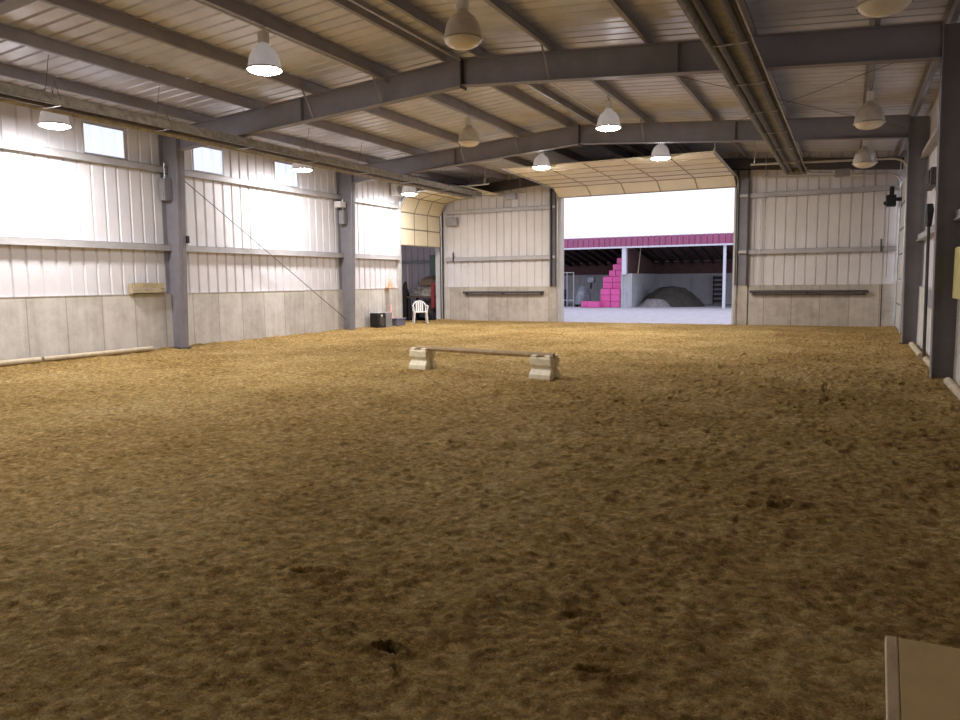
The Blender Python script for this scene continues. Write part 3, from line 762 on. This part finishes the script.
cone((-14.07, 21.50, 0.275), 0.46, 0.10, 'pinkcone', 'faded pink cone standing on the low blue grey tub')
t = thing('floor_speaker', (-13.92, 20.48, 0), 'black box shaped speaker with round front beside the left wall', 'speaker')
MB().box(-14.12, -13.76, 20.28, 20.70, -0.03, 0.50).build('case', 'black', t, bevel=0.035)
MB().tube([(-13.765, 20.49, 0.21), (-13.745, 20.49, 0.21)], [0.16, 0.15], 20).build('cone_ring', 'dark', t)
MB().tube([(-13.765, 20.46, 0.41), (-13.745, 20.46, 0.41)], [0.045, 0.04], 14).build('white_dial', 'white_pl', t)
MB().box(-14.06, -13.80, 20.34, 20.64, 0.50, 0.52).build('top_tray', 'whitebox', t)
tag(MB().box(-14.20, -13.78, 20.74, 21.12, -0.03, 0.50).build('cardboard_carton', 'greybox', bevel=0.015, loc=(-14.0, 20.93, 0)), 'grey upright carton between the black speaker and the low tub', 'carton')

def chair(c, rot, label):
    t = thing('plastic_chair', c, label, 'chair')
    t.rotation_euler = (0, 0, rot); t['_w'] = (0, 0, 0)
    s = MB(); s.box(-0.23, 0.23, -0.22, 0.20, 0.40, 0.435); s.build('seat', 'white_pl', t, bevel=0.02)
    for sx in (-1, 1):
        for sy in (-1, 1):
            MB().tube([(sx*0.25, -0.235 if sy < 0 else 0.25, 0), (sx*0.215, -0.205 if sy < 0 else 0.19, 0.42)], [0.02, 0.028], 6).build('leg', 'white_pl', t)
    for sx in (-1, 1):
        MB().tube([(sx*0.225, -0.19, 0.42), (sx*0.26, -0.20, 0.60), (sx*0.27, -0.12, 0.635), (sx*0.265, 0.12, 0.645), (sx*0.23, 0.23, 0.66)], [0.026, 0.024, 0.028, 0.028, 0.024], 6).build('armrest', 'white_pl', t)
    b = MB(); arc = [(0.235*math.cos(a), 0.22+0.05*math.sin(a), 0.52+0.29*math.sin(a)**0.6 if math.sin(a) > 0 else 0.52) for a in np.linspace(0.0, PI, 15)]
    b.tube([(0.225, 0.19, 0.42)]+arc+[(-0.225, 0.19, 0.42)], 0.026, 6); b.build('back_frame', 'white_pl', t)
    b = MB()
    for x in (-0.11, -0.037, 0.037, 0.11): b.box(x-0.028, x+0.028, 0.215, 0.235, 0.41, 0.80-0.03*abs(x)*8)
    b.build('back_slats', 'white_pl', t)
    return t
chair((-14.05, 23.40, -0.01), math.radians(38), 'white plastic armchair standing in the left side doorway')

# heap of tack and blankets in the store room
def lump(c, sx, sy, sz, seed, m, name, label, cat, parent=None, amp=0.25, flat=0.25):
    b = MB(); b.smooth = True; nu, nv = 26, 14; vs = []; fs = []
    r0 = np.random.default_rng(seed); ph = r0.random(8)*6
    for i in range(nv+1):
        th = PI/2*i/nv if flat else PI*i/nv
        for j in range(nu):
            a = 2*PI*j/nu
            k = 1+amp*(0.5*math.sin(3*a+ph[0]+2*th)+0.35*math.sin(5*a-ph[1]+4*th)+0.3*math.sin(2*a+ph[2])*math.cos(5*th+ph[3])+0.2*math.sin(9*a+ph[4])*math.sin(7*th+ph[5]))
            vs.append((c[0]+sx*math.sin(th)*math.cos(a)*k, c[1]+sy*math.sin(th)*math.sin(a)*k, c[2]+sz*math.cos(th)*(0.8+0.2*k)))
    for i in range(nv):
        for j in range(nu): fs.append((i*nu+j, i*nu+(j+1)%nu, (i+1)*nu+(j+1)%nu, (i+1)*nu+j))
    fs.append(tuple(nv*nu+j for j in range(nu)))
    b.add(vs, fs)
    o = b.build(name, m, parent, loc=None if parent else c)
    if not parent: tag(o, label, cat)
    return o
rack = thing('saddle_rack', (-15.65, 26.45, 0), 'dark wooden rack carrying folded blankets behind the white chair', 'rack')
for dx in (-0.55, 0.55):
    for dy in (-0.3, 0.3): MB().box(-15.65+dx-0.04, -15.65+dx+0.04, 26.45+dy-0.04, 26.45+dy+0.04, -0.05, 0.86).build('leg', 'darkcloth', rack)
MB().box(-16.28, -15.02, 26.08, 26.82, 0.86, 0.92).build('shelf', 'brown', rack)
MB().box(-16.2, -15.1, 26.15, 26.75, 0.25, 0.30).build('shelf', 'brown', rack)
lump((-15.60, 26.42, 0.93), 0.56, 0.33, 0.46, 3, 'camo', 'patterned_blanket', 'black and white patterned blanket heaped on the dark rack', 'blanket')
lump((-15.45, 26.45, 1.36), 0.42, 0.26, 0.36, 5, 'tan_cloth', 'folded_blanket', 'tan folded blanket on top of the patterned blanket', 'blanket')
lump((-16.58, 26.45, -0.03), 0.19, 0.19, 1.5, 8, 'darkcloth', 'dark_sack', 'tall dark sack standing at the left end of the blanket rack', 'sack')
lump((-15.65, 26.4, 0.31), 0.48, 0.25, 0.42, 9, 'darkcloth', 'dark_bundle', 'dark bundle on the lower shelf behind the white chair', 'bundle')
tag(MB().box(-15.10, -14.94, 26.0, 26.06, 0.45, 1.45).build('hanging_cloth', 'red', bevel=0.02, loc=(-15.02, 26.03, 0.45)), 'red cloth hanging at the right end of the rack', 'cloth')
tag(MB().box(-15.75, -15.12, 27.05, 27.30, 1.75, 2.62).build('wall_cabinet', 'green', bevel=0.02, loc=(-15.4, 27.2, 1.75)), 'grey green cabinet high on the store room wall', 'cabinet')
tag(MB().box(-15.68, -15.12, 27.18, 27.28, 0.95, 1.75).build('pin_board', 'brown', bevel=0.01, loc=(-15.4, 27.23, 0.95)), 'brown board below the grey green cabinet', 'board')
m = MB().lathe([(0.16, 0), (0.19, 0.05), (0.21, 0.62), (0.22, 0.65), (0.17, 0.67)], 18, (-16.85, 26.75, -0.03))
tag(m.build('dark_bin', 'dark', loc=(-16.85, 26.75, -0.03)), 'dark round bin on the store room floor left of the chair', 'bin')

# ------------------------------------------------------------------ things on the end wall
for xa, xb, lab in ((-13.30, -9.98, 'dark pipe rail on the concrete left of the end doorway'), (-2.88, 0.52, 'dark pipe rail on the concrete right of the end doorway')):
    t = thing('pipe_rail', ((xa+xb)/2, YF-0.12, 1.03), lab, 'rail', 'pipe rails on the end wall')
    MB().tube([(xa, YF-0.13, 1.085), (xb, YF-0.13, 1.085)], 0.042, 10).build('pipe', 'dark', t)
    MB().tube([(xa+0.06, YF-0.10, 1.00), (xb-0.06, YF-0.10, 1.00)], 0.025, 8).build('lower_pipe', 'tube', t)
    for x in (xa+0.12, xb-0.12, (xa+xb)/2):
        MB().box(x-0.03, x+0.03, YF-0.14, YF-0.004, 0.985, 1.12).build('bracket', 'dark', t)
t = thing('light_fitting', (-13.6, YF-0.3, 3.9), 'small dark floodlight on the end wall by the left corner', 'floodlight')
MB().box(-14.0, -13.5, YF-0.22, YF-0.10, 3.62, 3.95).build('case', 'greybox', t, bevel=0.03); MB().box(-13.78, -13.72, YF-0.10, YF+0.045, 3.72, 3.82).build('bracket', 'dark', t)

# ------------------------------------------------------------------ things on the right wall
t = thing('leaning_pole', (1.16, 15.6, 0), 'long dark pole with a thick black head leaning on the right wall between the columns', 'pole')
MB().tube([(1.235, 15.32, 0.0), (1.235, 15.72, 2.45)], 0.028, 8).build('shaft', 'dark', t)
MB().tube([(1.235, 15.71, 2.40), (1.235, 15.745, 2.68), (1.235, 15.76, 2.80)], [0.045, 0.075, 0.06], 10).build('head', 'black', t)
t = thing('wall_vent', (1.24, 16.9, 3.12), 'dark rectangular vent box on the right wall behind the leaning pole', 'vent')
MB().box(1.25, XR+0.0, 16.1, 17.3, 3.18, 3.50).build('case', 'dark', t, bevel=0.02)
MB().box(1.235, 1.25, 16.2, 17.2, 3.22, 3.46).build('grille', 'black', t)
tag(MB().box(XR-0.03, XR-0.002, 15.2, 16.6, 0.92, 1.26).build('wall_plate', 'greybox', bevel=0.006, loc=(XR-0.01, 15.9, 0.92)), 'grey sheet plate fixed low on the right wall between the columns', 'plate')
tag(MB().box(XR-0.085, XR-0.003, 9.6, 12.3, 1.20, 1.90).build('wall_board', 'yellow', bevel=0.006, loc=(XR-0.04, 10.9, 1.20)), 'yellow board on the right wall at the edge of the view', 'board')

# ------------------------------------------------------------------ foreground board, bin shape made up so its top catches lamp light
t = thing('board_sloped_to_light', (0.43, 1.4, 0), 'tan board in the bottom right corner, built as a bin sloped to catch light', 'bin')
sl = 0.5
m = MB(); m.prism([(1.02, -0.02), (1.69, -0.02), (1.69, 0.70), (1.02, 0.70-0.67*sl)], lambda u, v, x: (x, u, v), 0.12, 0.78); m.build('body', 'plyedge', t)
def lid(x0, x1, k0, k1):
    n = Vector((-sl, 1)).normalized()
    a = Vector((1.70, 0.757)); b = Vector((1.00, 0.757-0.70*sl))
    return [(a+n*k0)[:], (b+n*k0)[:], (b+n*k1)[:], (a+n*k1)[:]]
m = MB(); m.prism(lid(0, 0, -0.022, 0.0), lambda u, v, x: (x, u, v), 0.1175, 0.80); m.build('lid', 'ply', t, bevel=0.003)
m = MB(); m.prism(lid(0, 0, -0.022, 0.001), lambda u, v, x: (x, u, v), 0.094, 0.117); m.build('batten', 'plyedge', t, bevel=0.003)

# ------------------------------------------------------------------ outside: yard, shed and what it holds
m = MB(); m.box(-60, 50, YF+0.02, 90, -0.5, -0.03); y = m.build('ground', 'gravel'); tag(y, 'pale gravel yard outside the open end doorway', kind='structure')
SY, SB = 40.5, 47.2
sh = thing('open_shed', (-10, SY, 0), 'open fronted shed with maroon fascia across the yard', 'building')
fz0, fz1 = 3.32, 3.84
m = MB(); sheet(m, lambda u, z, d: (u, SY-0.25+d, z), -26, 4, lambda u: (fz0, fz1), 0.04); m.build('fascia', 'fascia', sh)
m = MB()
x = -26.0
while x < 4: m.box(x-0.012, x+0.012, SY-0.262, SY-0.25, fz0, fz1); x += PER*1.5
m.build('seam', 'pink', sh)
MB().box(-26, 4, SY-0.28, SY-0.20, fz0-0.09, fz0).build('fascia_trim', 'wpost', sh)
m = MB(); m.prism([(SY-0.24, fz1-0.02), (SB+0.6, 2.55), (SB+0.6, 2.60), (SY-0.24, fz1+0.03)], lambda u, v, t_: (t_, u, v), -26, 4); m.build('roof', 'wroof', sh)
MB().box(-26, 4, SB, SB+0.25, -0.3, 1.85).build('back_wall', 'conc_out', sh)
MB().box(-26, 4, SB+0.05, SB+0.15, 1.85, 2.62).build('back_boards', 'shedwood', sh)
MB().box(-11.36, -10.74, SY, SB, -0.3, 1.85).build('partition', 'conc_out', sh)
MB().prism([(SY+0.1, 1.85), (SB, 1.85), (SB, 2.40), (SY+0.1, 3.48)], lambda u, v, t_: (t_, u, v), -11.12, -10.98).build('partition_boards', 'shedwood', sh)
MB().box(-11.26, -11.02, SY-0.2, SY+0.05, 1.8, fz0).build('post', 'wpost', sh)
MB().box(-5.92, -5.78, SY-0.16, SY+0.0, -0.3, fz0).build('post', 'wpost', sh)
MB().box(-17.0, -16.8, SY-0.2, SY+0.05, -0.3, fz0).build('post', 'wpost', sh)
m = MB(); x = -25.8
nr = 0
while x < 3.9:
    def zr(yy): return fz1-0.02+(2.55-fz1+0.02)*(yy-SY+0.24)/(SB+0.6-SY+0.24)
    m = MB(); m.prism([(SY-0.2, zr(SY-0.2)-0.26), (SB, zr(SB)-0.26), (SB, zr(SB)-0.01), (SY-0.2, zr(SY-0.2)-0.01)], lambda u, v, t_: (t_, u, v), x, x+0.05)
    m.build('shed_rafter', 'rafterwood', sh); x += 0.61
m = MB(); m.prism([(SY-0.2, zr(SY-0.2)-0.012), (SB, zr(SB)-0.012), (SB, zr(SB)-0.001), (SY-0.2, zr(SY-0.2)-0.001)], lambda u, v, t_: (t_, u, v), -26, 4); m.build('roof_boards', 'shedwood', sh)
for yy, zz in ((42.0, 0), (44.5, 0)):
    pass

# pink bales
def bale(x0, x1, y0, y1, z0, z1, label, rot=0):
    m = MB(); m.box(x0+0.008, x1-0.008, y0, y1, z0+0.004, z1-0.004)
    return tag(m.build('wrapped_bale', 'pink', bevel=0.035, loc=((x0+x1)/2, (y0+y1)/2, z0)), label, 'bale', 'pink wrapped bales in the shed')
rows = ['bottom', 'second', 'third', 'fourth', 'fifth', 'sixth', 'seventh', 'eighth']
H = 0.345; Z0 = -0.03
for r in range(8):
    if r < 5: xs = [(-12.55, -11.97), (-11.97, -11.40)]
    elif r == 5: xs = [(-12.20, -11.80), (-11.80, -11.40)]
    elif r == 6: xs = [(-11.98, -11.40)]
    else: xs = [(-11.75, -11.40)]
    yo = 40.55 if r < 3 else 41.0
    for i, (a, b) in enumerate(xs):
        pos = ('left', 'right')[i] if len(xs) == 2 else 'only'
        bale(a, b, yo, yo+1.0 if r < 3 else yo+0.55, Z0+r*H, Z0+(r+1)*H, 'pink wrapped bale, %s one in the %s row of the stepped stack' % (pos, rows[r]))
bale(-13.60, -13.02, 40.3, 40.9, Z0, Z0+0.35, 'pink wrapped bale lying alone in front, left of the pair before the stack')
bale(-13.00, -12.42, 39.85, 40.45, Z0, Z0+0.35, 'pink wrapped bale lying in front, right of the pair before the stack')
# gate, drum, machine
g = thing('pipe_gate', (-15.0, 41.2, 0), 'pale pipe gate at the left of the shed opening', 'gate')
for xx in (-15.6, -14.75, -14.35): MB().tube([(xx, 41.2, -0.03), (xx, 41.2, 1.98)], 0.03, 8).build('upright', 'galv', g)
for zz in (0.35, 1.95): MB().tube([(-16.6, 41.2, zz), (-14.35, 41.2, zz)], 0.028, 8).build('rail', 'galv', g)
dr = thing('plastic_drum', (-15.45, 42.2, -0.03), 'dark blue drum standing behind the pipe gate', 'drum')
MB().lathe([(0.27, 0), (0.30, 0.04), (0.30, 0.3), (0.315, 0.32), (0.30, 0.34), (0.30, 0.62), (0.315, 0.64), (0.30, 0.66), (0.30, 0.95), (0.26, 1.0)], 24, (-15.45, 42.2, -0.03)).build('body', 'bluedrum', dr)
MB().lathe([(0.05, 1.0), (0.05, 1.04)], 12, (-15.35, 42.2, -0.03)).build('bung', 'black', dr)
mc = thing('garden_machine', (-13.75, 41.7, -0.03), 'grey covered machine parked in the shed left of the pink stack', 'machine')
lump((-13.95, 41.7, 0.12), 0.45, 0.6, 1.05, 21, 'tarp', 'cover', None, None, mc, amp=0.18)
MB().box(-13.75, -13.30, 41.75, 42.1, 1.35, 1.68).build('top_cover', 'tarp', mc, bevel=0.06)
MB().tube([(-13.55, 41.9, 1.0), (-13.52, 41.92, 1.38)], 0.06, 8).build('stem', 'black', mc)
for dx in (-0.3, 0.3): MB().tube([(-13.95+dx-0.06, 41.5, 0.17), (-13.95+dx+0.06, 41.5, 0.17)], 0.20, 16).build('wheel', 'black', mc)
# soil heap and rubble
def heap(c, rx, ry, h, seed, m, name, label, cat, n=60):
    xs = np.linspace(-1, 1, n); X, Y = np.meshgrid(xs, xs); r = np.sqrt(X**2+Y**2)
    Z = np.clip(1-r**1.5, -0.1, 1)*(1+0.5*fbm(X*3+9, Y*3+9, 4, seed))+0.10*fbm(X*9, Y*9, 3, seed+3)*(r < 1)
    Z = np.minimum(Z, 0.78+0.12*fbm(X*3, Y*3, 2, seed+8))/0.8
    v = np.stack([c[0]+X*rx, c[1]+Y*ry, c[2]+Z*h], -1).reshape(-1, 3); idx = np.arange(n*n).reshape(n, n)
    f = np.stack([idx[:-1,:-1], idx[:-1,1:], idx[1:,1:], idx[1:,:-1]], -1).reshape(-1, 4)
    keep = (r[:-1,:-1] < 1.0).reshape(-1)
    b = MB(); b.smooth = True; b.add(v.tolist(), f[keep].tolist())
    return tag(b.build(name, m, loc=c), label, cat, kind='stuff')
heap((-9.2, 43.2, -0.06), 1.95, 1.7, 1.15, 5, 'soil', 'soil_heap', 'dark soil heap in the right bay of the shed', 'heap')
heap((-9.75, 41.85, -0.06), 1.05, 0.8, 0.48, 15, 'rubble', 'rubble_heap', 'low grey rubble at the front left foot of the soil heap', 'rubble')
pl = thing('leaning_pallet', (-7.1, 46.9, 0), 'dark slatted pallet upright against the rear wall of the shed', 'pallet')
for z in np.arange(0.1, 1.6, 0.28): MB().box(-7.45, -6.85, 46.85, 46.89, z, z+0.16).build('slat', 'rafterwood', pl)
for x in (-7.43, -6.93): MB().box(x, x+0.06, 46.89, 46.99, -0.03, 1.7).build('runner', 'rafterwood', pl)
rod((-10.55, 41.6, 3.25), (-10.70, 41.6, 1.8), 0.03, 'hanging_rope', 'pale rope hanging inside the right bay of the shed', 'rope', 'palewood')

# ------------------------------------------------------------------ world, camera, view
w = bpy.data.worlds.new('overcast'); scene.world = w; w.use_nodes = True
bg = w.node_tree.nodes['Background']; bg.inputs['Color'].default_value = (0.79, 0.82, 1.0, 1); bg.inputs['Strength'].default_value = 1.35

f, pitch, yaw, roll = 742.14, math.radians(-6.047), math.radians(26.418), math.radians(-0.582)
fw = Vector((-math.sin(yaw)*math.cos(pitch), math.cos(yaw)*math.cos(pitch), math.sin(pitch)))
r = Vector((math.cos(yaw), math.sin(yaw), 0)); u = r.cross(fw)
r2 = r*math.cos(roll)+u*math.sin(roll); u2 = u*math.cos(roll)-r*math.sin(roll)
cd = bpy.data.cameras.new('camera'); cam = bpy.data.objects.new('camera', cd); COL.objects.link(cam)
M = Matrix.Identity(4)
for i in range(3): M[i][0] = r2[i]; M[i][1] = u2[i]; M[i][2] = -fw[i]
M[2][3] = 1.5
cam.matrix_world = M
cd.sensor_width = 36; cd.lens = f/960*36; cd.clip_start = 0.05; cd.clip_end = 500
scene.camera = cam
for o in list(bpy.data.objects):
    if '_w' in o: del o['_w']
    if o.get('kind') != 'structure' and o.get('label') == '': del o['label']
vs = scene.view_settings
vs.view_transform = 'Standard'; vs.look = 'None'; vs.gamma = 1.0; vs.exposure = 0.2; vs.use_curve_mapping = False
